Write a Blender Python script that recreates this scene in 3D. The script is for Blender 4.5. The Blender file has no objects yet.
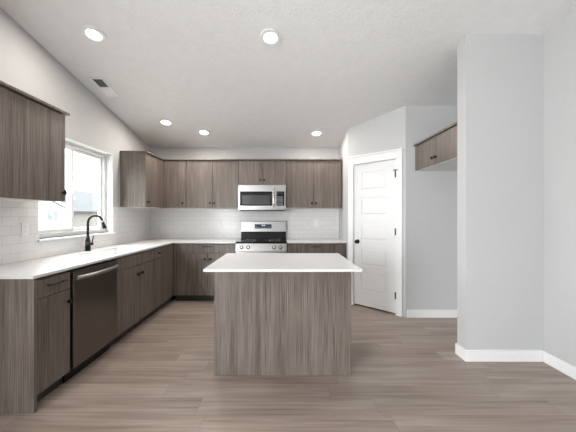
import bpy, bmesh, math, random
from mathutils import Vector, Matrix
random.seed(7)
S = bpy.context.scene
COL = S.collection

# ------------------------------------------------------------------ camera
F_PX, CX, CY, CAM_H = 291.0, 282.5, 215.7, 1.31
cam = bpy.data.objects.new('camera', bpy.data.cameras.new('camera'))
COL.objects.link(cam)
cam.location = (0, 0, CAM_H)
cam.rotation_euler = (math.pi / 2, 0, 0)
cam.data.sensor_width = 36
cam.data.lens = F_PX / 576 * 36
cam.data.shift_x = (288 - CX) / 576
cam.data.shift_y = (CY - 216) / 576
cam.data.clip_start = 0.05
cam.data.clip_end = 300
S.camera = cam

# ------------------------------------------------------------------ view
S.view_settings.view_transform = 'Standard'
S.view_settings.look = 'None'
S.view_settings.gamma = 1
S.view_settings.use_curve_mapping = False
S.view_settings.exposure = -0.03

# ------------------------------------------------------------------ bright overcast sky, daylight
SKY_HORIZON, SKY_ZENITH = 8.0, 24.0                     # an overcast sky is about brightest overhead
w = bpy.data.worlds.new('sky'); S.world = w
w.use_nodes = True
bg = w.node_tree.nodes['Background']
bg.inputs['Color'].default_value = (0.93, 0.97, 1.0, 1)
wn, wl_ = w.node_tree.nodes, w.node_tree.links
wtc = wn.new('ShaderNodeTexCoord'); wsp = wn.new('ShaderNodeSeparateXYZ'); wmr = wn.new('ShaderNodeMapRange')
wmr.inputs['To Min'].default_value = SKY_HORIZON; wmr.inputs['To Max'].default_value = SKY_ZENITH
wl_.new(wtc.outputs['Generated'], wsp.inputs[0]); wl_.new(wsp.outputs['Z'], wmr.inputs['Value']); wl_.new(wmr.outputs[0], bg.inputs['Strength'])

def area_light(name, loc, direction, sx, sy, watts, color):
    l = bpy.data.objects.new(name, bpy.data.lights.new(name, 'AREA'))
    COL.objects.link(l)
    l.data.shape = 'RECTANGLE'; l.data.size = sx; l.data.size_y = sy
    l.data.energy = watts; l.data.color = color
    l.location = loc
    l.rotation_euler = Vector(direction).to_track_quat('-Z', 'Y').to_euler()
    return l

# added lamps: daylight assumed from behind left, and an upward fill brightening the ceiling
area_light('daylight_rear', (-3.75, -3.13, 1.70), (0.12, 1, -0.04), 2.7, 1.8, 315, (0.91, 0.96, 1.0))
area_light('ceiling_fill_rear', (-3.75, -3.13, 0.50), (0.12, 1, 0.8), 2.7, 0.8, 250, (0.97, 0.985, 1.0))
CAN_W = 10.0
CAN_COLOR = (1.0, 0.925, 0.85)

# ------------------------------------------------------------------ dimensions
XL, XR, YB, YR = -2.28, 2.349, 5.01, -3.0
def zc(y): return 2.484 + 0.193 * (YB - y)          # vaulted ceiling rising towards the camera
XP, YA = 0.97, 3.748                                # pantry return wall, fridge alcove wall
PA, PB = Vector((0.97, 4.353)), Vector((1.586, 3.748))   # ends of the diagonal pantry wall
XF, YF = -1.650, 4.41                               # faces of the base cabinet doors
UX, UY = -1.922, 4.675                               # faces of the wall cabinet doors
UB, UT = 1.432, 2.20
CB, CT = 0.894, 0.914                               # worktop

# ------------------------------------------------------------------ materials
def newmat(name):
    m = bpy.data.materials.new(name); m.use_nodes = True
    nt = m.node_tree
    return m, nt, nt.nodes, nt.links, nt.nodes['Principled BSDF']

def ramp(nodes, stops):
    r = nodes.new('ShaderNodeValToRGB')
    els = r.color_ramp.elements
    while len(els) < len(stops): els.new(0.5)
    for e, (p, c) in zip(els, stops):
        e.position = p; e.color = (*c, 1)
    return r

def simple(name, color, rough=0.5, metal=0.0, noise=0.03, nscale=30, bump=0.0, bscale=150, spec=0.5):
    m, nt, N, L, b = newmat(name)
    tc = N.new('ShaderNodeTexCoord')
    n = N.new('ShaderNodeTexNoise'); n.inputs['Scale'].default_value = nscale
    n.inputs['Detail'].default_value = 3
    L.new(tc.outputs['Object'], n.inputs['Vector'])
    r = ramp(N, [(0.3, [c * (1 - noise) for c in color]), (0.7, [min(1, c * (1 + noise)) for c in color])])
    L.new(n.outputs['Fac'], r.inputs['Fac'])
    L.new(r.outputs['Color'], b.inputs['Base Color'])
    b.inputs['Roughness'].default_value = rough
    b.inputs['Metallic'].default_value = metal
    b.inputs['Specular IOR Level'].default_value = spec
    if bump:
        n2 = N.new('ShaderNodeTexNoise'); n2.inputs['Scale'].default_value = bscale
        n2.inputs['Detail'].default_value = 4
        L.new(tc.outputs['Object'], n2.inputs['Vector'])
        bp = N.new('ShaderNodeBump'); bp.inputs['Strength'].default_value = bump
        bp.inputs['Distance'].default_value = 0.004
        L.new(n2.outputs['Fac'], bp.inputs['Height'])
        L.new(bp.outputs['Normal'], b.inputs['Normal'])
    return m

def wood(name, dark, mid, light, fine=(240, 240, 2.6), broad=(20, 20, 0.5), rough=0.36):
    m, nt, N, L, b = newmat(name)
    tc = N.new('ShaderNodeTexCoord')
    oi = N.new('ShaderNodeObjectInfo')
    mul = N.new('ShaderNodeMath'); mul.operation = 'MULTIPLY'; mul.inputs[1].default_value = 13.0
    L.new(oi.outputs['Random'], mul.inputs[0])
    add = N.new('ShaderNodeVectorMath'); add.operation = 'ADD'
    L.new(tc.outputs['Object'], add.inputs[0]); L.new(mul.outputs[0], add.inputs[1])
    outs = []
    for sc, det in ((fine, 3), (broad, 5)):
        mp = N.new('ShaderNodeMapping'); mp.inputs['Scale'].default_value = sc
        L.new(add.outputs[0], mp.inputs['Vector'])
        n = N.new('ShaderNodeTexNoise'); n.inputs['Scale'].default_value = 1
        n.inputs['Detail'].default_value = det; n.inputs['Roughness'].default_value = 0.6
        L.new(mp.outputs[0], n.inputs['Vector'])
        outs.append(n.outputs['Fac'])
    mx = N.new('ShaderNodeMix'); mx.inputs[0].default_value = 0.30
    L.new(outs[0], mx.inputs[2]); L.new(outs[1], mx.inputs[3])
    r = ramp(N, [(0.36, dark), (0.5, mid), (0.66, light)])
    L.new(mx.outputs[0], r.inputs['Fac'])
    L.new(r.outputs['Color'], b.inputs['Base Color'])
    b.inputs['Roughness'].default_value = rough
    b.inputs['Specular IOR Level'].default_value = 0.36
    bp = N.new('ShaderNodeBump'); bp.inputs['Strength'].default_value = 0.15
    bp.inputs['Distance'].default_value = 0.001
    L.new(outs[0], bp.inputs['Height']); L.new(bp.outputs['Normal'], b.inputs['Normal'])
    return m

def plank_floor():
    m, nt, N, L, b = newmat('plank_floor')
    PW, PL = 0.18, 1.22
    tc = N.new('ShaderNodeTexCoord')
    sp = N.new('ShaderNodeSeparateXYZ'); L.new(tc.outputs['Object'], sp.inputs[0])
    def math_(op, a, bb=None):
        n = N.new('ShaderNodeMath'); n.operation = op
        for i, v in enumerate((a, bb)):
            if v is None: continue
            if isinstance(v, (int, float)): n.inputs[i].default_value = v
            else: L.new(v, n.inputs[i])
        return n.outputs[0]
    yr = math_('DIVIDE', math_('ADD', sp.outputs['Y'], 20.05), PW)
    row = math_('FLOOR', yr)
    wn = N.new('ShaderNodeTexWhiteNoise'); wn.noise_dimensions = '1D'; L.new(row, wn.inputs['W'])
    xs = math_('ADD', math_('DIVIDE', math_('ADD', sp.outputs['X'], 20), PL), wn.outputs['Value'])
    colm = math_('FLOOR', xs)
    cv = N.new('ShaderNodeCombineXYZ'); L.new(row, cv.inputs[0]); L.new(colm, cv.inputs[1])
    wn2 = N.new('ShaderNodeTexWhiteNoise'); wn2.noise_dimensions = '2D'; L.new(cv.outputs[0], wn2.inputs['Vector'])
    # grain
    off = N.new('ShaderNodeVectorMath'); off.operation = 'MULTIPLY_ADD'
    L.new(wn2.outputs['Color'], off.inputs[0]); off.inputs[1].default_value = (9, 9, 9)
    L.new(tc.outputs['Object'], off.inputs[2])
    gs = []
    for sc, det, ds in (((1.6, 42, 1), 5, 0.4), ((0.9, 9, 1), 4, 0.8)):
        mp = N.new('ShaderNodeMapping'); mp.inputs['Scale'].default_value = sc
        L.new(off.outputs[0], mp.inputs['Vector'])
        n = N.new('ShaderNodeTexNoise'); n.inputs['Scale'].default_value = 1
        n.inputs['Detail'].default_value = det; n.inputs['Distortion'].default_value = ds
        L.new(mp.outputs[0], n.inputs['Vector']); gs.append(n.outputs['Fac'])
    g = math_('ADD', math_('MULTIPLY', gs[0], 0.5), math_('MULTIPLY', gs[1], 0.5))
    t = math_('ADD', math_('MULTIPLY', g, 0.87), math_('MULTIPLY', wn2.outputs['Value'], 0.13))
    r = ramp(N, [(0.30, (0.175, 0.130, 0.104)), (0.5, (0.310, 0.249, 0.211)), (0.70, (0.425, 0.360, 0.317))])
    L.new(t, r.inputs['Fac'])
    # seams
    fy = math_('FRACT', yr); fx = math_('FRACT', xs)
    sy = math_('LESS_THAN', math_('MINIMUM', fy, math_('SUBTRACT', 1, fy)), 0.0075)
    sx = math_('LESS_THAN', math_('MINIMUM', fx, math_('SUBTRACT', 1, fx)), 0.0012)
    seam = math_('MAXIMUM', sx, sy)
    mx = N.new('ShaderNodeMix'); mx.data_type = 'RGBA'
    L.new(math_('MULTIPLY', seam, 0.4), mx.inputs[0]); L.new(r.outputs['Color'], mx.inputs[6])
    mx.inputs[7].default_value = (0.06, 0.045, 0.035, 1)
    L.new(mx.outputs[2], b.inputs['Base Color'])
    b.inputs['Roughness'].default_value = 0.42
    bp = N.new('ShaderNodeBump'); bp.inputs['Strength'].default_value = 0.25; bp.inputs['Distance'].default_value = 0.001
    L.new(math_('SUBTRACT', gs[0], seam), bp.inputs['Height']); L.new(bp.outputs['Normal'], b.inputs['Normal'])
    return m

def tile(name, axis):
    m, nt, N, L, b = newmat(name)
    tc = N.new('ShaderNodeTexCoord')
    sp = N.new('ShaderNodeSeparateXYZ'); L.new(tc.outputs['Object'], sp.inputs[0])
    cb = N.new('ShaderNodeCombineXYZ')
    L.new(sp.outputs[axis], cb.inputs[0]); L.new(sp.outputs['Z'], cb.inputs[1])
    mp = N.new('ShaderNodeMapping'); mp.inputs['Location'].default_value = (0.03, -0.914, 0)
    L.new(cb.outputs[0], mp.inputs['Vector'])
    br = N.new('ShaderNodeTexBrick')
    br.offset = 0.5
    br.inputs['Scale'].default_value = 1
    br.inputs['Brick Width'].default_value = 0.154
    br.inputs['Row Height'].default_value = 0.0775
    br.inputs['Mortar Size'].default_value = 0.0016
    br.inputs['Mortar Smooth'].default_value = 0.2
    br.inputs['Color1'].default_value = (0.76, 0.75, 0.745, 1)
    br.inputs['Color2'].default_value = (0.73, 0.72, 0.715, 1)
    br.inputs['Mortar'].default_value = (0.54, 0.53, 0.525, 1)
    L.new(mp.outputs[0], br.inputs['Vector'])
    L.new(br.outputs['Color'], b.inputs['Base Color'])
    b.inputs['Roughness'].default_value = 0.22
    bp = N.new('ShaderNodeBump'); bp.inputs['Strength'].default_value = 0.3; bp.inputs['Distance'].default_value = 0.001
    bp.invert = True
    L.new(br.outputs['Fac'], bp.inputs['Height']); L.new(bp.outputs['Normal'], b.inputs['Normal'])
    return m

def steel(name, color, rough, axis_scale=(2, 2, 300)):
    m, nt, N, L, b = newmat(name)
    tc = N.new('ShaderNodeTexCoord')
    mp = N.new('ShaderNodeMapping'); mp.inputs['Scale'].default_value = axis_scale
    L.new(tc.outputs['Object'], mp.inputs['Vector'])
    n = N.new('ShaderNodeTexNoise'); n.inputs['Scale'].default_value = 1; n.inputs['Detail'].default_value = 3
    L.new(mp.outputs[0], n.inputs['Vector'])
    r = ramp(N, [(0.3, [c * 0.92 for c in color]), (0.7, [min(1, c * 1.06) for c in color])])
    L.new(n.outputs['Fac'], r.inputs['Fac']); L.new(r.outputs['Color'], b.inputs['Base Color'])
    b.inputs['Metallic'].default_value = 1.0
    b.inputs['Roughness'].default_value = rough
    return m

def emitter(name, color, strength):
    m, nt, N, L, b = newmat(name)
    b.inputs['Base Color'].default_value = (0.9, 0.9, 0.88, 1)
    b.inputs['Emission Color'].default_value = (*color, 1)
    b.inputs['Emission Strength'].default_value = strength
    return m

def glass(name):
    m = bpy.data.materials.new(name); m.use_nodes = True
    nt = m.node_tree; N, L = nt.nodes, nt.links
    for n in list(N): N.remove(n)
    out = N.new('ShaderNodeOutputMaterial')
    tr = N.new('ShaderNodeBsdfTransparent'); tr.inputs['Color'].default_value = (0.96, 0.975, 0.97, 1)
    gl = N.new('ShaderNodeBsdfGlossy'); gl.inputs['Roughness'].default_value = 0.02
    lw = N.new('ShaderNodeLayerWeight'); lw.inputs['Blend'].default_value = 0.5
    pw = N.new('ShaderNodeMath'); pw.operation = 'POWER'; pw.inputs[1].default_value = 5.0
    fr = N.new('ShaderNodeMath'); fr.operation = 'MULTIPLY_ADD'; fr.inputs[1].default_value = 0.9; fr.inputs[2].default_value = 0.03
    L.new(lw.outputs['Facing'], pw.inputs[0]); L.new(pw.outputs[0], fr.inputs[0])
    mx = N.new('ShaderNodeMixShader')
    L.new(fr.outputs[0], mx.inputs[0]); L.new(tr.outputs[0], mx.inputs[1]); L.new(gl.outputs[0], mx.inputs[2])
    L.new(mx.outputs[0], out.inputs['Surface'])
    return m

M = {}
M['wall'] = simple('wall_paint', (0.525, 0.525, 0.524), 0.85, noise=0.01, bump=0.12, bscale=180, spec=0.25)
M['ceiling'] = simple('ceiling_paint', (0.79, 0.79, 0.788), 0.9, noise=0.02, nscale=12, bump=0.9, bscale=60, spec=0.2)
M['trim'] = simple('white_trim', (0.81, 0.81, 0.81), 0.4, noise=0.01)
M['door'] = simple('white_door', (0.765, 0.765, 0.765), 0.45, noise=0.01)
M['vinyl'] = simple('white_vinyl', (0.85, 0.86, 0.86), 0.35, noise=0.01)
M['wood'] = wood('laminate_wood', (0.068, 0.051, 0.042), (0.150, 0.122, 0.105), (0.258, 0.220, 0.197))
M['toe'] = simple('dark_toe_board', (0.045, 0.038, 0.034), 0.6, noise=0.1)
M['white_box'] = simple('white_melamine', (0.78, 0.77, 0.75), 0.5, noise=0.01)
M['quartz'] = simple('white_quartz', (0.69, 0.685, 0.68), 0.22, noise=0.04, nscale=90)
M['floor'] = plank_floor()
M['tile_left'] = tile('subway_tile_left', 'Y')
M['tile_back'] = tile('subway_tile_back', 'X')
M['sink'] = simple('white_composite', (0.84, 0.84, 0.84), 0.3, noise=0.01)
M['black'] = simple('matte_black_metal', (0.008, 0.008, 0.008), 0.42, noise=0.1, spec=0.3)
M['steel'] = steel('brushed_steel', (0.42, 0.41, 0.40), 0.32)
M['dark_steel'] = steel('dark_stainless', (0.20, 0.182, 0.168), 0.28)
M['bright_steel'] = steel('polished_steel', (0.60, 0.585, 0.57), 0.22)
M['black_glass'] = simple('black_glass', (0.008, 0.008, 0.009), 0.08, noise=0.05)
M['mesh_glass'] = simple('screened_glass', (0.045, 0.046, 0.046), 0.25, noise=0.15, nscale=300)
M['display'] = simple('display_panel', (0.03, 0.032, 0.05), 0.2, noise=0.1)
M['digits'] = emitter('lit_digits', (0.6, 0.75, 1.0), 0.8)
M['print'] = simple('grey_print', (0.45, 0.45, 0.47), 0.5)
M['lens'] = emitter('lamp_lens', (1.0, 0.97, 0.93), 9.0)
M['vent'] = simple('white_grille', (0.90, 0.90, 0.90), 0.45, noise=0.01)
M['vent_dark'] = simple('duct_shade', (0.03, 0.03, 0.03), 0.8)  # shade inside the vent, put into the colour
M['plate'] = simple('white_plate', (0.80, 0.80, 0.80), 0.35, noise=0.01)
M['slot'] = simple('dark_slot', (0.05, 0.05, 0.05), 0.6)
M['glass'] = glass('window_glass')
M['siding'] = simple('white_siding', (0.80, 0.80, 0.79), 0.7, noise=0.03)
M['cream'] = simple('tan_siding', (0.080, 0.073, 0.065), 0.7, noise=0.05)
M['roof'] = simple('grey_shingles', (0.0175, 0.0185, 0.0198), 0.9, noise=0.12, nscale=4)
M['pane_far'] = simple('far_window_pane', (0.07, 0.075, 0.08), 0.5)
M['ground'] = simple('bare_ground', (0.20, 0.18, 0.15), 0.95, noise=0.15, nscale=1.5)
M['fence'] = simple('pale_fence', (0.62, 0.58, 0.52), 0.8, noise=0.08)

# ------------------------------------------------------------------ mesh helpers
class MB:
    """collects shapes, in room coordinates, into one mesh"""
    def __init__(self): self.bm = bmesh.new()
    def _merge(self, t):
        me = bpy.data.meshes.new('tmp'); t.to_mesh(me); t.free()
        self.bm.from_mesh(me); bpy.data.meshes.remove(me)
    def box(self, x0, x1, y0, y1, z0, z1, bev=0.0, seg=2):
        t = bmesh.new()
        bmesh.ops.create_cube(t, size=1.0)
        for v in t.verts:
            v.co = ((x0 + x1) / 2 + v.co.x * (x1 - x0), (y0 + y1) / 2 + v.co.y * (y1 - y0), (z0 + z1) / 2 + v.co.z * (z1 - z0))
        if bev: bmesh.ops.bevel(t, geom=t.edges[:], offset=bev, segments=seg, affect='EDGES', profile=0.5)
        self._merge(t); return self
    def prism(self, pts, vec):
        t = bmesh.new()
        vs = [t.verts.new(p) for p in pts]
        f = t.faces.new(vs)
        r = bmesh.ops.extrude_face_region(t, geom=[f])
        bmesh.ops.translate(t, vec=Vector(vec), verts=[g for g in r['geom'] if isinstance(g, bmesh.types.BMVert)])
        bmesh.ops.recalc_face_normals(t, faces=t.faces[:])
        self._merge(t); return self
    def cyl(self, p0, p1, r0, r1=None, n=20, bev=0.0):
        r1 = r0 if r1 is None else r1
        p0, p1 = Vector(p0), Vector(p1); d = p1 - p0
        t = bmesh.new()
        bmesh.ops.create_cone(t, cap_ends=True, segments=n, radius1=r0, radius2=r1, depth=d.length)
        if bev:
            ed = [e for e in t.edges if len(e.link_faces) == 2 and any(len(f.verts) > 4 for f in e.link_faces)]
            bmesh.ops.bevel(t, geom=ed, offset=bev, segments=2, affect='EDGES', profile=0.5)
        q = Vector((0, 0, 1)).rotation_difference(d.normalized())
        bmesh.ops.transform(t, matrix=Matrix.Translation((p0 + p1) / 2) @ q.to_matrix().to_4x4(), verts=t.verts[:])
        for f in t.faces:
            if len(f.verts) <= 4: f.smooth = True
        self._merge(t); return self
    def ring(self, c, r0, r1, z0, z1, n=40):
        """flat ring around Z at c"""
        t = bmesh.new(); rows = []
        for (r, z) in ((r0, z0), (r1, z0), (r1, z1), (r0, z1)):
            rows.append([t.verts.new((c[0] + r * math.cos(a), c[1] + r * math.sin(a), c[2] + z)) for a in [2 * math.pi * k / n for k in range(n)]])
        for i in range(4):
            A, B = rows[i], rows[(i + 1) % 4]
            for k in range(n):
                t.faces.new((A[k], A[(k + 1) % n], B[(k + 1) % n], B[k]))
        bmesh.ops.recalc_face_normals(t, faces=t.faces[:])
        self._merge(t); return self
    def tube(self, pts, r, n=14):
        pts = [Vector(p) for p in pts]
        rs = r if isinstance(r, (list, tuple)) else [r] * len(pts)
        t = bmesh.new(); rows = []
        ref = Vector((0, 0, 1))
        for i, p in enumerate(pts):
            d = (pts[min(i + 1, len(pts) - 1)] - pts[max(i - 1, 0)]).normalized()
            u = d.cross(ref)
            if u.length < 0.1: u = d.cross(Vector((0, 1, 0)))
            if rows and u.dot(pu) < 0: u = -u
            u.normalize(); v = d.cross(u); pu = u
            rows.append([t.verts.new(p + (u * math.cos(a) + v * math.sin(a)) * rs[i]) for a in [2 * math.pi * k / n for k in range(n)]])
        for A, B in zip(rows, rows[1:]):
            for k in range(n):
                f = t.faces.new((A[k], A[(k + 1) % n], B[(k + 1) % n], B[k])); f.smooth = True
        t.faces.new(rows[0]); t.faces.new(rows[-1])
        bmesh.ops.recalc_face_normals(t, faces=t.faces[:])
        self._merge(t); return self
    def build(self, name, mat, parent=None, local=False):
        """link as ONE mesh object; parts use their thing's base as origin"""
        off = Vector((0, 0, 0))
        if parent is not None and not local:
            p = parent
            while p is not None: off += p.location; p = p.parent
        if off.length: bmesh.ops.translate(self.bm, vec=-off, verts=self.bm.verts[:])
        me = bpy.data.meshes.new(name); self.bm.to_mesh(me); self.bm.free()
        me.materials.append(mat)
        o = bpy.data.objects.new(name, me); COL.objects.link(o)
        if parent is not None: o.parent = parent
        return o
def box(*a, **k): return MB().box(*a, **k)

def thing(name, label, cat, loc=(0, 0, 0), group=None, rot=(0, 0, 0)):
    o = bpy.data.objects.new(name, None); COL.objects.link(o)
    o.empty_display_size = 0.1
    o.location = loc; o.rotation_euler = rot
    o['label'] = label; o['category'] = cat
    if group: o['group'] = group
    return o
def tag(o, label, cat, group=None):
    o['label'] = label; o['category'] = cat
    if group: o['group'] = group
    return o
def struct(o, label=None, cat=None):
    o['kind'] = 'structure'
    if label: o['label'] = label
    if cat: o['category'] = cat
    return o

# ================================================================== ROOM SHELL
TH = 0.16
XW, YK = -5.5, -0.3                                    # unseen widening of the living space, added so daylight enters from behind left
fl = MB().box(XL - TH, XR + TH, YK, YB + TH, -0.06, 0.0).box(XW - TH, XR + TH, YR - TH, YK, -0.06, 0.0).build('floor', M['floor'])
struct(fl, 'wood-look plank floor in grey brown running across the room', 'floor')

def roofing(m, x0, x1, y0, y1):
    m.prism([(x0, y0, zc(y0)), (x0, y1, zc(y1)), (x0, y1, zc(y1) + 0.1), (x0, y0, zc(y0) + 0.1)], (x1 - x0, 0, 0))
c = MB(); roofing(c, XL - TH, XR + TH, YK, YB + TH); roofing(c, XW - TH, XR + TH, YR - TH, YK)
struct(c.build('ceiling', M['ceiling']), 'white textured ceiling sloping down to the back wall', 'ceiling')

WY0, WY1, WZ0, WZ1 = 2.715, 3.905, 1.09, 2.13       # sink window opening
def yz(y0, y1, z0=None, z1=None):
    return [(XL, y0, 0 if z0 is None else z0), (XL, y1, 0 if z0 is None else z0), (XL, y1, zc(y1) if z1 is None else z1), (XL, y0, zc(y0) if z1 is None else z1)]
m = MB()
m.prism(yz(YK, WY0), (-TH, 0, 0)); m.prism(yz(WY1, YB), (-TH, 0, 0))
m.prism(yz(WY0, WY1, 0, WZ0), (-TH, 0, 0)); m.prism(yz(WY0, WY1, WZ1), (-TH, 0, 0))
wall_left = struct(m.build('wall_left', M['wall']), 'long painted wall with the sink window', 'wall')
wall_back = struct(MB().box(XL - TH, XR, YB, YB + TH, 0, zc(YB)).build('wall_back', M['wall']), 'painted wall behind the range', 'wall')
struct(MB().prism([(XR, YR, 0), (XR, YB + TH, 0), (XR, YB + TH, zc(YB + TH)), (XR, YR, zc(YR))], (TH, 0, 0)).build('wall_right', M['wall']), 'plain painted wall at the right edge', 'wall')
SY0, SY1, SX = 2.625, 2.758, 1.657
struct(MB().prism([(SX, SY0, 0), (SX, SY1, 0), (SX, SY1, zc(SY1)), (SX, SY0, zc(SY0))], (XR - SX, 0, 0)).build('wall_stub', M['wall']), 'short stub wall between living space and fridge alcove', 'wall')
struct(MB().prism([(1.586, YA, 0), (1.586, YA + 0.12, 0), (1.586, YA + 0.12, zc(YA + 0.12)), (1.586, YA, zc(YA))], (XR - 1.586, 0, 0)).build('wall_alcove', M['wall']), 'painted back wall of the fridge alcove', 'wall')
struct(MB().prism([(XP, PA.y, 0), (XP, YB, 0), (XP, YB, zc(YB)), (XP, PA.y, zc(PA.y))], (0.10, 0, 0)).build('wall_return', M['wall']), 'narrow return wall of the corner pantry', 'wall')

# diagonal pantry wall with its door opening, in its own frame
pm = (PA + PB) / 2
d = (PB - PA); PLEN = d.length; ANG = math.atan2(d.y, d.x)
def pz(s): return zc(pm.y + math.sin(ANG) * s)
H = PLEN / 2
DX0, DX1, DT = -0.325, 0.307, 2.055
m = MB()
def seg(a, b_, z0):
    m.prism([(a, 0, z0), (b_, 0, z0), (b_, 0, pz(b_)), (a, 0, pz(a))], (0, 0.11, 0))
seg(-H, DX0 - 0.004, 0); seg(DX1 + 0.004, H, 0); seg(DX0 - 0.004, DX1 + 0.004, DT + 0.004)
wd = m.build('wall_pantry', M['wall'])
wd.location = (pm.x, pm.y, 0); wd.rotation_euler = (0, 0, ANG)
struct(wd, 'diagonal painted wall of the corner pantry', 'wall')

# living space behind the camera: rear wall, with glazing and widening added for daylight
RX0, RX1, RZ1 = -5.2, -2.3, 2.65
m = MB()
def xz(x0, x1, z0, z1): m.box(x0, x1, YR - TH, YR, z0, z1)
xz(XW - TH, RX0, 0, zc(YR)); xz(RX1, XR + TH, 0, zc(YR)); xz(RX0, RX1, RZ1, zc(YR))
struct(m.build('wall_rear', M['wall']), 'wall behind the camera', 'wall')
struct(MB().prism([(XW, YR, 0), (XW, YK + TH, 0), (XW, YK + TH, zc(YK + TH)), (XW, YR, zc(YR))], (-TH, 0, 0)).build('wall_far_left', M['wall']), 'unseen side wall of the widening added behind the camera', 'wall')
struct(MB().box(XW, XL - TH, YK, YK + TH, 0, zc(YK + TH)).build('wall_living', M['wall']), 'unseen wall of the widening added behind the camera', 'wall')
w2 = MB()
for x in (RX0 + 0.03, (RX0 + RX1) / 2, RX1 - 0.03): w2.box(x - 0.03, x + 0.03, YR - 0.1, YR - 0.03, 0.0, RZ1)
w2.box(RX0, RX1, YR - 0.1, YR - 0.03, 0.0, 0.06); w2.box(RX0, RX1, YR - 0.1, YR - 0.03, RZ1 - 0.06, RZ1)
struct(w2.build('window_2', M['vinyl']), 'unseen patio door frame added behind the camera for daylight', 'window')

# skirting
BH, BT = 0.10, 0.013
def skirting(name, shapes, label):
    m = MB()
    for s in shapes: m.box(*s, bev=0.003)
    struct(m.build(name, M['trim']), label, 'baseboard')
skirting('baseboard_right', [(XR - BT, XR, YR, SY0 - BT, 0, BH)], 'white baseboard along the right wall')
m = MB()
m.prism([(XR - BT, SY0 - BT, 0), (SX - BT, SY0 - BT, 0), (SX - BT, SY1 + BT, 0), (XR - BT, SY1 + BT, 0), (XR - BT, SY1, 0), (SX, SY1, 0), (SX, SY0, 0), (XR - BT, SY0, 0)], (0, 0, BH))
struct(m.build('baseboard_stub', M['trim']), 'white baseboard wrapping the stub wall', 'baseboard')
skirting('baseboard_alcove', [(1.60, XR, YA - BT, YA, 0, BH), (XR - BT, XR, SY1 + BT, YA - BT, 0, BH)], 'white baseboard in the fridge alcove')

# backsplash tiles, fixed to their walls
TT = 0.008
m = MB()
m.box(XL, XL + TT, 1.925, WY0, CT, UB); m.box(XL, XL + TT, WY1, YB, CT, UB); m.box(XL, XL + TT, WY0, WY1, CT, WZ0 - 0.022)
t = m.build('tile_backsplash', M['tile_left'], wall_left); t['label'] = 'white subway tile under the sink window'
m = MB(); m.box(XL + TT, XP, YB - TT, YB, CT, UB)
t = m.build('tile_backsplash', M['tile_back'], wall_back); t['label'] = 'white subway tile behind the range'

# ------------------------------------------------------------------ sink window
win = struct(thing('window_1', 'white sliding window above the sink', 'window', (XL - 0.11, (WY0 + WY1) / 2, WZ0)))
FX0, FX1 = XL - 0.155, XL - 0.085
m = MB(); fw = 0.045
m.box(FX0, FX1, WY0, WY0 + fw, WZ0, WZ1, bev=0.004); m.box(FX0, FX1, WY1 - fw, WY1, WZ0, WZ1, bev=0.004)
m.box(FX0, FX1, WY0 + fw, WY1 - fw, WZ0, WZ0 + fw, bev=0.004); m.box(FX0, FX1, WY0 + fw, WY1 - fw, WZ1 - fw, WZ1, bev=0.004)
m.build('frame', M['vinyl'], win)
YM = (WY0 + WY1) / 2 - 0.035
def sash(y0, y1, x0, x1, name):
    m = MB(); s = 0.036
    z0, z1 = WZ0 + fw, WZ1 - fw
    m.box(x0, x1, y0, y0 + s, z0, z1, bev=0.003); m.box(x0, x1, y1 - s, y1, z0, z1, bev=0.003)
    m.box(x0, x1, y0 + s, y1 - s, z0, z0 + s, bev=0.003); m.box(x0, x1, y0 + s, y1 - s, z1 - s, z1, bev=0.003)
    f = m.build(name, M['vinyl'], win)
    MB().box((x0 + x1) / 2 - 0.003, (x0 + x1) / 2 + 0.003, y0 + s, y1 - s, z0 + s, z1 - s).build('pane', M['glass'], f)
    return f
sl = sash(WY0 + fw, YM + 0.03, FX0 + 0.036, FX1 - 0.006, 'sliding_sash')
MB().box(FX1 - 0.008, FX1 + 0.014, YM - 0.002, YM + 0.016, 1.55, 1.64, bev=0.004).build('latch', M['vinyl'], sl)
sash(YM - 0.006, WY1 - fw, FX0 + 0.006, FX0 + 0.036, 'fixed_sash')
m = MB(); lt = 0.006  # white liner added to brighten the wall returns, in place of sky light
m.box(FX1, XL + 0.0005, WY0, WY0 + lt, WZ0, WZ1); m.box(FX1, XL + 0.0005, WY1 - lt, WY1, WZ0, WZ1); m.box(FX1, XL + 0.0005, WY0, WY1, WZ1 - lt, WZ1)
m.build('bright_liner', M['trim'], win)
MB().box(FX1, XL + 0.028, WY0 - 0.02, WY1 + 0.02, WZ0 - 0.022, WZ0, bev=0.004).build('sill', M['trim'], win)

# ------------------------------------------------------------------ pantry door
dr = struct(thing('door_1', 'white five-panel pantry door with black hardware', 'door', (pm.x, pm.y, 0), rot=(0, 0, ANG)))
m = MB()
CW = 0.085
m.box(DX0 - CW, DX0, -0.018, 0.0, 0, DT + 0.005, bev=0.003); m.box(DX1, DX1 + CW, -0.018, 0.0, 0, DT + 0.005, bev=0.003)
m.box(DX0 - CW, DX1 + CW, -0.020, 0.0, DT + 0.005, DT + 0.105, bev=0.003)
m.box(DX0 - CW - 0.012, DX1 + CW + 0.012, -0.032, 0.0, DT + 0.105, DT + 0.125, bev=0.004)
# jambs
m.box(DX0 - 0.003, DX0, 0.0, 0.11, 0, DT); m.box(DX1, DX1 + 0.003, 0.0, 0.11, 0, DT); m.box(DX0, DX1, 0.0, 0.11, DT, DT + 0.003)
m.build('casing', M['trim'], dr, local=True)
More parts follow.
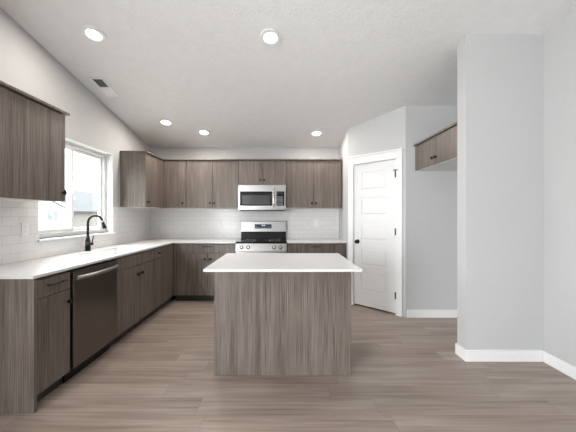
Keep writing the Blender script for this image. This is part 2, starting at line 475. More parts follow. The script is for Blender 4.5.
# slab with five moulded panels
sx0, sx1, sz0, sz1, yf, yb = DX0 + 0.003, DX1 - 0.003, 0.022, DT - 0.004, 0.006, 0.041
st, pn, rl = 0.115, 5, 0.098
top, bot = 0.118, 0.215
ph = (sz1 - sz0 - top - bot - rl * (pn - 1)) / pn
m = MB()
m.box(sx0, sx0 + st, yf, yb, sz0, sz1); m.box(sx1 - st, sx1, yf, yb, sz0, sz1)
zz = sz0; edges = []
m.box(sx0 + st, sx1 - st, yf, yb, zz, zz + bot); zz += bot
for k in range(pn):
    edges.append((zz, zz + ph)); zz += ph
    rr = rl if k < pn - 1 else top
    m.box(sx0 + st, sx1 - st, yf, yb, zz, zz + rr); zz += rr
slab = m.build('slab', M['door'], dr, local=True)
for (a, b_) in edges:
    m = MB(); m.box(sx0 + st, sx1 - st, yf + 0.007, yb - 0.01, a, b_)
    g = 0.020
    x0, x1 = sx0 + st + g, sx1 - st - g
    # raised field with sloping borders
    t = bmesh.new(); g2 = 0.014
    o1 = [(x0, yf + 0.007, a + g), (x1, yf + 0.007, a + g), (x1, yf + 0.007, b_ - g), (x0, yf + 0.007, b_ - g)]
    o2 = [(x0 + g2, yf + 0.002, a + g + g2), (x1 - g2, yf + 0.002, a + g + g2), (x1 - g2, yf + 0.002, b_ - g - g2), (x0 + g2, yf + 0.002, b_ - g - g2)]
    A = [t.verts.new(p) for p in o1]; B = [t.verts.new(p) for p in o2]
    t.faces.new(B)
    for k in range(4): t.faces.new((A[k], A[(k + 1) % 4], B[(k + 1) % 4], B[k]))
    bmesh.ops.recalc_face_normals(t, faces=t.faces[:])
    m._merge(t)
    m.build('moulded_panel', M['door'], slab, local=True)
kx = sx0 + 0.06
m = MB(); m.cyl((kx, yf, 0.935), (kx, yf - 0.008, 0.935), 0.032, bev=0.002, n=28); m.cyl((kx, yf - 0.006, 0.935), (kx, yf - 0.035, 0.935), 0.011)
m.cyl((kx, yf - 0.030, 0.935), (kx, yf - 0.042, 0.935), 0.018, 0.028, n=28); m.cyl((kx, yf - 0.042, 0.935), (kx, yf - 0.058, 0.935), 0.028, 0.019, n=28)
k_ = m.build('door_knob', M['black'], slab, local=True); k_['label'] = 'round black knob'
for hz in (1.86, 1.10, 0.26):
    m = MB(); m.cyl((DX1 - 0.001, -0.022, hz - 0.045), (DX1 - 0.001, -0.022, hz + 0.045), 0.0075, n=14)
    m.box(DX1 - 0.009, DX1 + 0.007, -0.021, -0.016, hz - 0.044, hz + 0.044)
    if hz > 1.5:
        m.cyl((DX1 - 0.03, -0.024, hz + 0.05), (DX1 + 0.03, -0.024, hz + 0.05), 0.006, n=12); m.cyl((DX1 - 0.001, -0.022, hz + 0.04), (DX1 - 0.001, -0.022, hz + 0.058), 0.009, n=12)
    h_ = m.build('hinge', M['black'], dr, local=True)
    if hz > 1.5: h_['label'] = 'black hinge with a pin door stop'

# ================================================================== CABINETS
G = 0.0032                                              # half gap between fronts
def knob(p, n, parent):
    """black round knob standing out along n"""
    p, n = Vector(p), Vector(n)
    m = MB(); m.cyl(p, p + n * 0.016, 0.006, 0.005, n=14); m.cyl(p + n * 0.014, p + n * 0.029, 0.0150, 0.0192, n=20, bev=0.002)
    return m.build('knob', M['black'], parent)
def pull(p, n, along, L, parent):
    p, n, a = Vector(p), Vector(n), Vector(along)
    m = MB()
    for s in (-1, 1): m.cyl(p + a * s * (L / 2 - 0.02), p + a * s * (L / 2 - 0.02) + n * 0.028, 0.0045, n=12)
    m.cyl(p - a * L / 2 + n * 0.030, p + a * L / 2 + n * 0.030, 0.0058, n=14, bev=0.001)
    return m.build('bar_pull', M['black'], parent)
def front_x(name, y0, y1, z0, z1, xf, parent, mat=None):
    return box(xf - 0.019, xf, y0 + G, y1 - G, z0 + G, z1 - G, bev=0.0012).build(name, mat or M['wood'], parent)
def front_y(name, x0, x1, z0, z1, yf, parent):
    return box(x0 + G, x1 - G, yf, yf + 0.019, z0 + G, z1 - G, bev=0.0012).build(name, M['wood'], parent)
NX, NY = Vector((1, 0, 0)), Vector((0, -1, 0))

# ---- wall cabinets on the left wall
WG = 'wood wall cabinets'
t = thing('wall_cabinet', 'large single-door wood wall cabinet left of the sink window', 'cabinet', (XL, 2.27, UB), WG)
box(XL + 0.001, UX - 0.032, 1.955, 2.578, UB + 0.016, UT).build('carcass', M['wood'], t)
box(XL + 0.009, UX - 0.032, 1.955, 2.578, UB, UB + 0.0155).build('bottom_panel', M['white_box'], t)
dd = front_x('door', 1.955, 2.578, UB, UT - 0.004, UX, t); knob((UX, 2.540, 1.510), NX, dd)
box(XL + 0.001, UX + 0.024, 1.94, 2.60, UT, UT + 0.022, bev=0.002).build('crown_strip', M['wood'], t)
t = thing('wall_cabinet', 'corner wood wall cabinet with pale end panel right of the window', 'cabinet', (XL, 4.55, UB), WG)
CY0 = 4.085
box(XL + 0.001, UX - 0.032, CY0 + 0.017, YB - 0.001, UB + 0.016, UT).build('carcass', M['wood'], t)
box(XL + 0.009, UX - 0.032, CY0 + 0.017, YB - 0.009, UB, UB + 0.0155).build('bottom_panel', M['white_box'], t)
box(XL + 0.001, UX - 0.001, CY0, CY0 + 0.016, UB, UT, bev=0.001).build('end_panel', M['wood'], t)
dd = front_x('door', CY0 + 0.017, 4.58, UB, UT - 0.004, UX, t); knob((UX, CY0 + 0.055, 1.505), NX, dd)
box(UX - 0.019, UX, 4.582, UY + 0.018, UB, UT - 0.004).build('filler', M['wood'], t)
box(XL + 0.001, UX + 0.022, CY0 - 0.012, YB - 0.001, UT, UT + 0.020, bev=0.002).build('crown_strip', M['wood'], t)

# ---- wall cabinets on the back wall
def wall_cab(label, x0, x1, zb, doors, knobs):
    t = thing('wall_cabinet', label, 'cabinet', ((x0 + x1) / 2, YB, zb), WG)
    box(x0 + 0.0005, x1 - 0.0005, UY + 0.032, YB - 0.001, zb + 0.016, UT).build('carcass', M['wood'], t)
    box(x0 + 0.0005, x1 - 0.0005, UY + 0.032, YB - 0.009, zb, zb + 0.0155).build('bottom_panel', M['white_box'], t)
    for (a, b_), k in zip(doors, knobs):
        dd = front_y('door', a, b_, zb, UT - 0.004, UY, t); knob((k, UY, zb + 0.078), NY, dd)
    box(x0 + 0.0005, x1 - 0.0005, UY - 0.022, YB - 0.001, UT, UT + 0.020, bev=0.002).build('crown_strip', M['wood'], t)
    return t
t = wall_cab('narrow single-door wood wall cabinet in the back corner', UX + 0.025, -1.549, UB, [(-1.86, -1.549)], [-1.60])
box(UX + 0.001, -1.862, UY + 0.001, UY + 0.019, UB, UT - 0.004).build('filler', M['wood'], t)
wall_cab('two-door wood wall cabinet left of the microwave', -1.549, -0.706, UB, [(-1.549, -1.1275), (-1.1275, -0.706)], [-1.16, -1.095])
wall_cab('short two-door wood cabinet directly above the microwave', -0.706, 0.056, 1.80, [(-0.706, -0.325), (-0.325, 0.056)], [-0.358, -0.292])
wall_cab('two-door wood wall cabinet right of the microwave beside the pantry', 0.056, 0.950, UB, [(0.056, 0.503), (0.503, 0.950)], [0.470, 0.536])

# ---- cabinet over the fridge space
FZ0, FX = 1.888, 1.707
t = thing('fridge_cabinet', 'shallow two-door wood cabinet high in the fridge alcove', 'cabinet', (XR, 3.26, FZ0))
fy0, fy1 = 2.775, YA - 0.002
box(FX + 0.032, XR - 0.001, fy0, fy1, FZ0 + 0.016, UT).build('carcass', M['wood'], t)
box(FX + 0.032, XR - 0.001, fy0, fy1, FZ0, FZ0 + 0.0155).build('bottom_panel', M['white_box'], t)
fm = (fy0 + fy1) / 2
for a, b_, k in ((fy0, fm, fm - 0.035), (fm, fy1, fm + 0.035)):
    dd = box(FX, FX + 0.019, a + G, b_ - G, FZ0 + G, UT - 0.004, bev=0.0012).build('door', M['wood'], t); knob((FX, k, FZ0 + 0.076), -NX, dd)
box(FX - 0.024, XR - 0.001, fy0, fy1, UT, UT + 0.022, bev=0.002).build('crown_strip', M['wood'], t)

# ---- base cabinets along the left wall
BG_ = 'wood base cabinets'
XC = XF - 0.032                                       # carcass front
DZ0, DZS, DZ1 = 0.099, 0.744, 0.876
def base_x(label, y0, y1, top=CB - 0.001, ytoe=None):
    t = thing('base_cabinet', label, 'cabinet', (XL + 0.3, (y0 + y1) / 2, 0), BG_)
    box(XL + 0.001, XC, y0 + 0.0005, y1 - 0.0005, 0.102, top).build('carcass', M['wood'], t)
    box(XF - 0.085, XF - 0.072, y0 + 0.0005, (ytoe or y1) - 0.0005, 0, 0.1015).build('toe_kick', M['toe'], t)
    return t
t = base_x('drawer-over-door wood base cabinet with grey end panel nearest the camera', 1.951, 2.266)
box(XL + 0.001, XF + 0.006, 1.925, 1.950, 0, CB - 0.001, bev=0.001).build('end_panel', M['wood'], t)
f = front_x('drawer', 1.953, 2.264, DZS, DZ1, XF, t); pull((XF, 2.107, 0.826), NX, (0, 1, 0), 0.175, f)
f = front_x('door', 1.953, 2.264, DZ0, DZS, XF, t); knob((XF, 2.232, 0.655), NX, f)
t = base_x('wood sink base cabinet with two doors right of the dishwasher', 2.884, 3.745, top=0.66)
box(XC - 0.018, XC, 2.8845, 3.7445, 0.661, CB - 0.001).build('front_rail', M['wood'], t)
front_x('false_drawer_front', 2.886, 3.743, DZS, DZ1, XF, t)
ym = 3.345
f = front_x('door', 2.886, ym, DZ0, DZS, XF, t); knob((XF, ym - 0.045, 0.650), NX, f)
f = front_x('door', ym, 3.743, DZ0, DZS, XF, t); knob((XF, ym + 0.045, 0.650), NX, f)
t = base_x('blind corner wood base cabinet with one small top drawer', 3.7455, YB - 0.001, ytoe=YF + 0.071)
f = front_x('drawer', 3.747, 3.99, DZS, DZ1, XF, t); pull((XF, 3.865, 0.815), NX, (0, 1, 0), 0.06, f)
front_x('door', 3.747, 3.99, DZ0, DZS, XF, t)
box(XF - 0.019, XF, 3.992, YF + 0.018, DZ0, DZ1).build('filler', M['wood'], t)

# ---- base cabinets along the back wall
YC = YF + 0.032
def base_y(label, x0, x1):
    t = thing('base_cabinet', label, 'cabinet', ((x0 + x1) / 2, YB - 0.3, 0), BG_)
    box(x0 + 0.0005, x1 - 0.0005, YC, YB - 0.001, 0.102, CB - 0.001).build('carcass', M['wood'], t)
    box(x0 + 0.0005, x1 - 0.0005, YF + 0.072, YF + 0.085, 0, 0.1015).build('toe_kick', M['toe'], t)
    return t
t = base_y('two-door wood base cabinet with wide drawer left of the range', XF + 0.001, -0.712)
box(XF + 0.001, -1.552, YF, YF + 0.019, DZ0, DZ1).build('filler', M['wood'], t)
f = front_y('drawer', -1.55, -0.714, DZS, DZ1, YF, t); pull((-1.132, YF, 0.842), NY, (1, 0, 0), 0.15, f)
for a, b_, k in ((-1.55, -1.132, -1.174), (-1.132, -0.714, -1.090)):
    f = front_y('door', a, b_, DZ0, DZS, YF, t); knob((k, YF, 0.655), NY, f)
t = base_y('two-door wood base cabinet with wide drawer right of the range', 0.070, 0.958)
f = front_y('drawer', 0.072, 0.956, DZS, DZ1, YF, t); pull((0.500, YF, 0.842), NY, (1, 0, 0), 0.15, f)
for a, b_, k in ((0.072, 0.514, 0.472), (0.514, 0.956, 0.556)):
    f = front_y('door', a, b_, DZ0, DZS, YF, t); knob((k, YF, 0.655), NY, f)

# ---- worktops
HX0, HX1, HY0, HY1 = -2.10, -1.75, 2.95, 3.66          # sink cut-out
def slab_mesh(cells):
    """flat slab out of touching rectangles, welded, with an eased top edge"""
    t = bmesh.new()
    xs = sorted({v for c_ in cells for v in c_[:2]}); ys = sorted({v for c_ in cells for v in c_[2:]})
    vd = {}
    def V(x, y):
        if (x, y) not in vd: vd[(x, y)] = t.verts.new((x, y, CB))
        return vd[(x, y)]
    for i in range(len(xs) - 1):
        for j in range(len(ys) - 1):
            mx_, my_ = (xs[i] + xs[i + 1]) / 2, (ys[j] + ys[j + 1]) / 2
            if any(a < mx_ < b_ and c_ < my_ < d_ for a, b_, c_, d_ in cells):
                t.faces.new((V(xs[i], ys[j]), V(xs[i + 1], ys[j]), V(xs[i + 1], ys[j + 1]), V(xs[i], ys[j + 1])))
    r = bmesh.ops.extrude_face_region(t, geom=t.faces[:])
    bmesh.ops.translate(t, vec=(0, 0, CT - CB), verts=[g for g in r['geom'] if isinstance(g, bmesh.types.BMVert)])
    bmesh.ops.recalc_face_normals(t, faces=t.faces[:])
    ed = [e for e in t.edges if len(e.link_faces) == 2 and e.calc_face_angle(0) > 1.0 and all(v.co.z > CB + 0.001 for v in e.verts)]
    bmesh.ops.bevel(t, geom=ed, offset=0.002, segments=2, affect='EDGES', profile=0.5)
    m = MB(); m._merge(t); return m
YE = YF - 0.024                      # front edges
XE = XF + 0.012
x0 = XL + TT + 0.0005; y1 = YB - TT - 0.0005
o = slab_mesh([(x0, XE, 1.910, HY0), (x0, HX0, HY0, HY1), (HX1, XE, HY0, HY1), (x0, XE, HY1, y1), (XE, -0.710, YE, y1)]).build('worktop', M['quartz'])
tag(o, 'white quartz corner worktop running under the sink window', 'worktop')
o = slab_mesh([(0.068, XP - 0.001, YE, y1)]).build('worktop', M['quartz'])
tag(o, 'short white quartz worktop between the range and the pantry', 'worktop')

# ---- sink and faucet
m = MB(); zb = 0.70; wl = 0.012
m.box(HX0 - wl, HX1 + wl, HY0 - wl, HY1 + wl, zb - 0.008, zb)
m.box(HX0 - wl, HX0 - 0.001, HY0 - wl, HY1 + wl, zb, CB - 0.001); m.box(HX1 + 0.001, HX1 + wl, HY0 - wl, HY1 + wl, zb, CB - 0.001)
m.box(HX0 - 0.001, HX1 + 0.001, HY0 - wl, HY0 - 0.001, zb, CB - 0.001); m.box(HX0 - 0.001, HX1 + 0.001, HY1 + 0.001, HY1 + wl, zb, CB - 0.001)
t = thing('sink', 'undermount white sink basin set in the white worktop', 'sink', (-1.925, 3.305, zb))
m.build('basin', M['sink'], t)
MB().ring((-1.925, 3.305, zb), 0.02, 0.045, 0.0, 0.004).build('drain', M['bright_steel'], t)

fx, fy = -2.190, 3.275
t = thing('faucet', 'black gooseneck kitchen faucet in front of the window', 'faucet', (fx, fy, CT))
m = MB(); m.cyl((fx, fy, CT), (fx, fy, CT + 0.008), 0.033, 0.032, n=28); m.cyl((fx, fy, CT + 0.006), (fx, fy, CT + 0.105), 0.0275, 0.0265, n=28)
m.cyl((fx, fy, CT + 0.104), (fx, fy, CT + 0.165), 0.0265, 0.0145, n=28)
m.build('body', M['black'], t)
pts = [(fx, fy, CT + 0.15), (fx, fy, CT + 0.25), (fx, fy, CT + 0.31)]
R = 0.082; zc0 = CT + 0.316
for k in range(0, 17):
    a = math.pi - k * math.pi / 16 * 0.93
    pts.append((fx + R + R * math.cos(a), fy, zc0 + R * math.sin(a)))
MB().tube(pts, 0.0135).build('spout', M['black'], t)
e = Vector(pts[-1]); dv = (Vector(pts[-1]) - Vector(pts[-2])).normalized(); dv = (dv + Vector((0.02, 0, 0))).normalized()
m = MB(); m.cyl(e + dv * 0.012, e + dv * 0.085, 0.0150, 0.0200, n=24, bev=0.002)
m.build('spray_head', M['black'], t)
m = MB(); m.cyl(e - dv * 0.004, e + dv * 0.012, 0.0150, n=24); r_ = m.build('collar', M['steel'], t); r_['label'] = 'steel collar'
m = MB(); m.cyl((fx, fy, CT + 0.075), (fx + 0.012, fy + 0.060, CT + 0.075), 0.0165, n=20, bev=0.002)
m.tube([(fx + 0.012, fy + 0.052, CT + 0.078), (fx + 0.014, fy + 0.058, CT + 0.11), (fx + 0.020, fy + 0.068, CT + 0.165)], [0.007, 0.0065, 0.005])
m.build('handle', M['black'], t)

# ---- dishwasher
t = thing('dishwasher', 'dark stainless dishwasher with curved bar handle under the worktop', 'dishwasher', (XL + 0.3, 2.575, 0))
dy0, dy1 = 2.275, 2.876
box(XL + 0.02, XF - 0.022, dy0 + 0.004, dy1 - 0.004, 0.10, 0.868).build('tub', M['toe'], t)
box(XF - 0.020, XF + 0.018, dy0, dy1, 0.112, 0.868, bev=0.004).build('door_panel', M['dark_steel'], t)
box(XF - 0.070, XF - 0.058, dy0, dy1, 0.0, 0.098).build('toe_panel', M['black'], t)
pts = []; xo = XF + 0.018
for k in range(15):
    s = k / 14; y = dy0 + 0.028 + s * (dy1 - dy0 - 0.056)
    pts.append((xo + 0.012 + 0.040 * math.sin(math.pi * s) ** 0.6, y, 0.818))
m = MB()
mm = MB(); mm.tube(pts, 0.0125, n=14)
for v in mm.bm.verts: v.co.z = 0.818 + (v.co.z - 0.818) * 1.35
me_ = bpy.data.meshes.new('tmp'); mm.bm.to_mesh(me_); mm.bm.free(); m.bm.from_mesh(me_); bpy.data.meshes.remove(me_)
for y in (pts[0][1] + 0.005, pts[-1][1] - 0.005): m.box(xo - 0.002, xo + 0.022, y - 0.012, y + 0.012, 0.802, 0.834, bev=0.004)
m.build('bar_handle', M['steel'], t)

# ================================================================== RANGE
rx0, rx1 = -0.704, 0.062
t = thing('range', 'stainless freestanding range with black glass cooktop below the microwave', 'range', ((rx0 + rx1) / 2, 4.68, 0))
ry0 = 4.385
box(rx0 + 0.002, rx1 - 0.002, ry0 + 0.03, YB - TT - 0.03, 0.03, 0.888).build('body', M['steel'], t)
m = MB(); m.box(rx0, rx1, ry0 - 0.022, YB - TT - 0.028, 0.892, 0.921, bev=0.004)
ck = m.build('cooktop', M['black_glass'], t)
for (bx_, by_, r) in ((-0.52, 4.53, 0.105), (-0.13, 4.53, 0.085), (-0.52, 4.77, 0.075), (-0.13, 4.77, 0.095)):
    MB().ring((bx_, by_, 0.9211), r - 0.003, r, 0, 0.0004).build('burner_marking', M['print'], ck)
# backguard: glossy lower part and steel console
by = YB - TT - 0.026
m = MB(); m.prism([(rx0 + 0.004, by - 0.052, 0.9215), (rx0 + 0.004, by, 0.9215), (rx0 + 0.004, by, 1.042), (rx0 + 0.004, by - 0.034, 1.042)], (rx1 - rx0 - 0.008, 0, 0))
m.build('lower_backguard', M['black_glass'], t)
m = MB(); m.prism([(rx0 + 0.002, by - 0.062, 1.0425), (rx0 + 0.002, by, 1.0425), (rx0 + 0.002, by, 1.218), (rx0 + 0.002, by - 0.036, 1.218), (rx0 + 0.002, by - 0.046, 1.212)], (rx1 - rx0 - 0.004, 0, 0))
cs = m.build('console', M['steel'], t)
def tilt(x, z, dpt): # point on sloping console face
    s = (z - 1.0425) / (1.212 - 1.0425); return (x, by - 0.062 + s * 0.016 - dpt, z)
m = MB(); xa, xb = -0.470, -0.185
m.prism([tilt(xa, 1.095, 0.0), tilt(xb, 1.095, 0.0), tilt(xb, 1.165, 0.0), tilt(xa, 1.165, 0.0)], (0, -0.002, 0))
ds = m.build('display', M['display'], cs)
m = MB()
for k, xx in enumerate((-0.352, -0.338, -0.318, -0.304)): m.prism([tilt(xx, 1.138, 0.0021), tilt(xx + 0.009, 1.138, 0.0021), tilt(xx + 0.009, 1.154, 0.0021), tilt(xx, 1.154, 0.0021)], (0, -0.0005, 0))
m.build('clock_digits', M['digits'], ds)
m = MB()
for j in range(2):
    for k in range(9):
        xx = -0.455 + k * 0.029
        m.prism([tilt(xx, 1.106 + j * 0.014, 0.0021), tilt(xx + 0.017, 1.106 + j * 0.014, 0.0021), tilt(xx + 0.017, 1.110 + j * 0.014, 0.0021), tilt(xx, 1.110 + j * 0.014, 0.0021)], (0, -0.0004, 0))
m.build('touch_keys', M['print'], ds)
# front control strip with knobs
m = MB(); m.prism([(rx0, ry0 - 0.034, 0.775), (rx0, ry0 + 0.03, 0.775), (rx0, ry0 + 0.03, 0.891), (rx0, ry0 - 0.012, 0.891)], (rx1 - rx0, 0, 0))
cp = m.build('control_panel', M['steel'], t)
nrm = Vector((0, -1, 0.19)).normalized()
for xx in (-0.615, -0.515, -0.125, -0.030):
    p = Vector((xx, ry0 - 0.0225, 0.836))
    m = MB(); MB().cyl(p, p + nrm * 0.006, 0.029, 0.028, n=26).build('knob_skirt', M['black'], cp); m.cyl(p + nrm * 0.006, p + nrm * 0.030, 0.022, 0.019, n=26, bev=0.002)
    kb = m.build('knob', M['bright_steel'], cp)
od = box(rx0 + 0.002, rx1 - 0.002, ry0 - 0.026, ry0 + 0.028, 0.215, 0.768, bev=0.004).build('oven_door', M['steel'], t)
box(rx0 + 0.10, rx1 - 0.10, ry0 - 0.029, ry0 - 0.0255, 0.33, 0.62).build('oven_window', M['black_glass'], od)
m = MB(); m.cyl((rx0 + 0.05, ry0 - 0.07, 0.715), (rx1 - 0.05, ry0 - 0.07, 0.715), 0.012, n=18, bev=0.002)
for xx in (rx0 + 0.08, rx1 - 0.08): m.box(xx - 0.01, xx + 0.01, ry0 - 0.07, ry0 - 0.024, 0.705, 0.725, bev=0.002)
m.build('oven_handle', M['bright_steel'], od)
box(rx0 + 0.002, rx1 - 0.002, ry0 - 0.024, ry0 + 0.028, 0.045, 0.208, bev=0.004).build('storage_drawer', M['steel'], t)
for xx in (rx0 + 0.05, rx1 - 0.05):
    for yy in (ry0 + 0.06, YB - 0.1): MB().cyl((xx, yy, 0), (xx, yy, 0.031), 0.018, n=14).build('levelling_foot', M['black'], t)

# ================================================================== MICROWAVE
mx0, mx1, mz0, mz1, my0 = -0.702, 0.052, 1.388, 1.798, 4.60
t = thing('microwave', 'stainless over-the-range microwave with black window', 'microwave', ((mx0 + mx1) / 2, 4.8, mz0))
box(mx0 + 0.003, mx1 - 0.003, my0 + 0.022, YB - TT - 0.002, mz0 + 0.012, mz1).build('body', M['steel'], t)
box(mx0 + 0.02, mx1 - 0.02, my0 + 0.012, YB - 0.06, mz0, mz0 + 0.0115).build('bottom_grille', M['toe'], t)
md = mx0 + 0.580
dd = box(mx0, md, my0, my0 + 0.021, mz0 + 0.014, mz1 - 0.002, bev=0.004).build('door', M['steel'], t)
wf = box(mx0 + 0.030, md - 0.042, my0 - 0.0025, my0 + 0.001, mz0 + 0.080, mz1 - 0.105, bev=0.001).build('window', M['black_glass'], dd)
box(mx0 + 0.062, md - 0.072, my0 - 0.0036, my0 - 0.0023, mz0 + 0.098, mz1 - 0.165).build('screen', M['mesh_glass'], wf)
m = MB(); hx = md - 0.016
m.tube([(hx, my0 - 0.004, mz0 + 0.06), (hx, my0 - 0.034, mz0 + 0.075), (hx, my0 - 0.040, mz0 + 0.11), (hx, my0 - 0.042, mz0 + 0.2), (hx, my0 - 0.040, mz1 - 0.12), (hx, my0 - 0.034, mz1 - 0.085), (hx, my0 - 0.004, mz1 - 0.07)], 0.0105)
m.build('handle', M['bright_steel'], dd)
box(md + 0.002, mx1, my0, my0 + 0.021, mz0 + 0.014, mz1 - 0.002, bev=0.004).build('control_frame', M['steel'], t)
kp = box(md + 0.026, mx1 - 0.022, my0 - 0.0025, my0 + 0.001, mz0 + 0.080, mz1 - 0.105, bev=0.001).build('keypad', M['black_glass'], t)
m = MB()
for j in range(7):
    for k in range(3):
        xx = md + 0.042 + k * 0.031; zz = mz0 + 0.096 + j * 0.020
        m.box(xx, xx + 0.018, my0 - 0.0031, my0 - 0.0024, zz, zz + 0.007)
m.build('touch_keys', M['print'], kp)
box(md + 0.045, mx1 - 0.040, my0 - 0.0031, my0 - 0.0024, mz1 - 0.140, mz1 - 0.118).build('clock_display', M['display'], kp)

# ================================================================== ISLAND
ix0, ix1, iy0, iy1 = -0.560, 0.566, 2.388, 3.050
t = thing('kitchen_island', 'grey wood island cabinet standing in the middle of the floor', 'island', (0, 2.72, 0))
box(ix0 + 0.0165, ix1 - 0.0165, iy0 + 0.0165, iy1 - 0.022, 0.102, CB - 0.001).build('carcass', M['wood'], t)
box(ix0 + 0.0125, ix1 - 0.0125, iy0, iy0 + 0.016, 0.0, CB - 0.001, bev=0.001).build('back_panel', M['wood'], t)
for a in (ix0, ix1 - 0.012): box(a, a + 0.012, iy0 + 0.0005, iy1 - 0.021, 0.0, CB - 0.001, bev=0.001).build('side_panel', M['wood'], t)
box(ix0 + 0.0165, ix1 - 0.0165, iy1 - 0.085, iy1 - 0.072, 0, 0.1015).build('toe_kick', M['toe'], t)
for a, b_ in ((ix0, 0.003), (0.003, ix1)):
    f = box(a + G, b_ - G, iy1 - 0.0195, iy1 - 0.001, DZS + G, DZ1, bev=0.001).build('drawer', M['wood'], t); pull(((a + b_) / 2, iy1 - 0.001, 0.81), (0, 1, 0), (1, 0, 0), 0.15, f)
    f = box(a + G, b_ - G, iy1 - 0.0195, iy1 - 0.001, DZ0, DZS - G, bev=0.001).build('door', M['wood'], t); knob((a + 0.03 if a > 0 else b_ - 0.03, iy1 - 0.001, 0.655), (0, 1, 0), f)
o = slab_mesh([(-0.587, 0.590, 2.154, 3.073)]).build('island_worktop', M['quartz'])
tag(o, 'white quartz slab on the island overhanging towards the camera', 'worktop')

# ================================================================== CEILING FIXTURES
TILT = -math.atan(0.193)
def ceil_pt(x, y): return (x, y, zc(y))
LG = 'recessed ceiling lights'
spots = [(-1.697, 2.619, 'large bright recessed ceiling light near the top left, by the air vent'),
         (-0.109, 2.653, 'large bright recessed ceiling light at top centre above the island'),
         (-1.664, 4.157, 'small recessed ceiling light above the corner wall cabinet, leftmost far one'),
         (-1.202, 4.455, 'small recessed ceiling light over the two-door cabinet left of the microwave'),
         (0.524, 4.487, 'small recessed ceiling light beside the pantry wall')]
first = None
for x, y, lab in spots:
    if first is None:
        first = r = thing('ceiling_light', lab, 'ceiling light', ceil_pt(x, y), LG, (TILT, 0, 0))
        MB().ring((0, 0, 0), 0.064, 0.096, -0.012, -0.0005).build('trim_ring', M['trim'], r, local=True)
        MB().cyl((0, 0, -0.0055), (0, 0, -0.0008), 0.0635, n=40).build('lens', M['lens'], r, local=True)
    else:
        r = first.copy(); COL.objects.link(r); r.location = ceil_pt(x, y); r['label'] = lab
        for ch in list(first.children):
            if ch.type != 'MESH': continue
            k = ch.copy(); COL.objects.link(k); k.parent = r
    ld = bpy.data.lights.new('lamp', 'AREA'); ld.shape = 'DISK'; ld.size = 0.12
    ld.energy = CAN_W; ld.color = CAN_COLOR
    lo = bpy.data.objects.new('lamp', ld); COL.objects.link(lo)
    lo.location = (0, 0, -0.014); lo.parent = r

r = thing('air_vent', 'white rectangular ceiling air vent above the left wall', 'vent', ceil_pt(-2.058, 3.375), None, (TILT, 0, 0))
vl, vw = 0.175, 0.075
m = MB(); b0 = 0.022
m.box(-vw, -vw + b0, -vl, vl, -0.008, -0.0005, bev=0.002); m.box(vw - b0, vw, -vl, vl, -0.008, -0.0005, bev=0.002)
m.box(-vw + b0, vw - b0, -vl, -vl + b0, -0.008, -0.0005, bev=0.002); m.box(-vw + b0, vw - b0, vl - b0, vl, -0.008, -0.0005, bev=0.002)
m.box(-vw + b0, vw - b0, -0.006, 0.006, -0.007, -0.0005)
m.build('frame', M['vent'], r, local=True)
MB().box(-vw + b0, vw - b0, -vl + b0, vl - b0, -0.0012, -0.0004).build('shade_sheet', M['vent_dark'], r, local=True)  # flat dark sheet stands in for the shade of the opening
for side in (-1, 1):
    n_ = 9
    for k in range(n_):
        y = side * (0.010 + (k + 0.5) * (vl - b0 - 0.012) / n_)
        if side < 0: p = [(y - 0.0022, -0.0070), (y + 0.0022, -0.0026), (y + 0.0026, -0.0031), (y - 0.0018, -0.0075)]     # open towards the room: the duct shows
        else: p = [(y - 0.0078, -0.0030), (y + 0.0068, -0.0068), (y + 0.0068, -0.0060), (y - 0.0078, -0.0022)]           # turned away: only blades show
        MB().prism([(-vw + b0, yy, zz) for yy, zz in p], (2 * (vw - b0), 0, 0)).build('slat', M['vent'], r, local=True)

# ================================================================== OUTLETS
OG = 'white outlets on the backsplash'
def outlet_back(x, z, lab):
    t = thing('outlet', lab, 'outlet', (x, YB - TT, z), OG)
    y = YB - TT
    box(x - 0.036, x + 0.036, y - 0.006, y - 0.0002, z - 0.058, z + 0.058, bev=0.002).build('cover_plate', M['plate'], t)
    for s in (-1, 1):
        rc = box(x - 0.016, x + 0.016, y - 0.0075, y - 0.0055, z + s * 0.021 - 0.014, z + s * 0.021 + 0.014, bev=0.0006).build('receptacle', M['plate'], t)
        m = MB()
        for q in (-1, 1): m.box(x + q * 0.006 - 0.001, x + q * 0.006 + 0.001, y - 0.0079, y - 0.0074, z + s * 0.021 - 0.002, z + s * 0.021 + 0.007)
        m.build('slot', M['slot'], rc)
outlet_back(-1.085, 1.185, 'white outlet on the tile left of the range')
outlet_back(0.580, 1.185, 'white outlet on the tile right of the range')
x, y, z = XL + TT, 2.565, 1.19
t = thing('outlet', 'white outlet on the tile left of the sink window', 'outlet', (x, y, z), OG)
box(x + 0.0002, x + 0.006, y - 0.036, y + 0.036, z - 0.058, z + 0.058, bev=0.002).build('cover_plate', M['plate'], t)
for s in (-1, 1):
    rc = box(x + 0.0055, x + 0.0075, y - 0.016, y + 0.016, z + s * 0.021 - 0.014, z + s * 0.021 + 0.014, bev=0.0006).build('receptacle', M['plate'], t)
    m = MB()
    for q in (-1, 1): m.box(x + 0.0074, x + 0.0079, y + q * 0.006 - 0.001, y + q * 0.006 + 0.001, z + s * 0.021 - 0.002, z + s * 0.021 + 0.007)
    m.build('slot', M['slot'], rc)

# ================================================================== OUTSIDE THE WINDOW
GZ = -1.2
struct(MB().box(-70, XL - TH - 0.4, -20, 80, GZ - 0.1, GZ).build('ground', M['ground']), 'bare ground outside the window', 'ground')
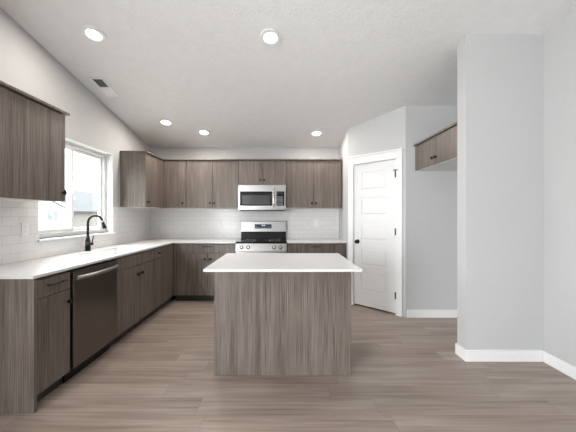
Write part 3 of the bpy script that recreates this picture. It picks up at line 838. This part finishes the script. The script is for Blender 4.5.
# white gabled house
hx0, hx1, e0, e1, ez = -33.0, -24.0, 21.8, 32.4, 2.05
rz = ez + (e1 - e0) / 2 * 0.34; ec = (e0 + e1) / 2
t = thing('house', 'white gabled neighbour house with two small windows', 'house', (hx1, ec, GZ))
MB().prism([(hx1, e0, GZ), (hx1, e1, GZ), (hx1, e1, ez), (hx1, ec, rz), (hx1, e0, ez)], (hx0 - hx1, 0, 0)).build('walls', M['siding'], t)
m = MB(); ov = 0.45
for s, ee in ((-1, e0), (1, e1)):
    y_e, z_e = ee + s * ov, ez - ov * 0.34
    m.prism([(hx1 + 0.35, y_e, z_e + 0.02), (hx1 + 0.35, ec, rz + 0.02), (hx1 + 0.35, ec, rz + 0.2), (hx1 + 0.35, y_e, z_e + 0.2)], (hx0 - hx1 - 0.7, 0, 0))
m.build('roof', M['roof'], t)
m = MB()
for s, ee in ((-1, e0), (1, e1)):
    y_e, z_e = ee + s * ov, ez - ov * 0.34
    m.prism([(hx1 + 0.40, y_e, z_e - 0.03), (hx1 + 0.40, ec, rz - 0.03), (hx1 + 0.40, ec, rz + 0.21), (hx1 + 0.40, y_e, z_e + 0.21)], (-0.05, 0, 0))
    m.prism([(hx1 + 0.35, y_e, z_e - 0.03), (hx1 + 0.35, ee, ez - 0.03), (hx1 + 0.35, ee, ez + 0.015), (hx1 + 0.35, y_e, z_e + 0.015)], (-0.35, 0, 0))
m.build('bargeboard', M['siding'], t)
for a, b_ in ((29.62, 30.28), (30.42, 31.10)):
    f = MB().box(hx1, hx1 + 0.05, a - 0.05, b_ + 0.05, 0.72, 1.82).build('window', M['siding'], t)
    MB().box(hx1 + 0.05, hx1 + 0.06, a, b_, 0.78, 1.76).build('pane', M['pane_far'], f)
# farther house with a long grey roof
t = thing('house', 'farther neighbour house with long grey shingled roof', 'house', (-36, 48, GZ))
MB().box(-42, -31, 37, 62, GZ, 1.95).build('walls', M['cream'], t)
m = MB(); xr, zr = -36.5, 5.6
m.prism([(-30.4, 36.4, 1.80), (xr, 36.4, zr), (xr, 36.4, zr + 0.2), (-30.4, 36.4, 2.0)], (0, 26.2, 0))
m.prism([(-42.6, 36.4, 1.80), (xr, 36.4, zr), (xr, 36.4, zr + 0.2), (-42.6, 36.4, 2.0)], (0, 26.2, 0))
m.build('roof', M['roof'], t)
for (yy, hh) in ((43.5, 0.35), (46.8, 0.35)):
    xx = -33.5; zz = 1.9 + (xx + 30.4) / (xr + 30.4) * (zr - 1.9)
    MB().cyl((xx, yy, zz), (xx, yy, zz + 0.15 + hh), 0.07, n=10).build('roof_vent_pipe', M['siding'], t)
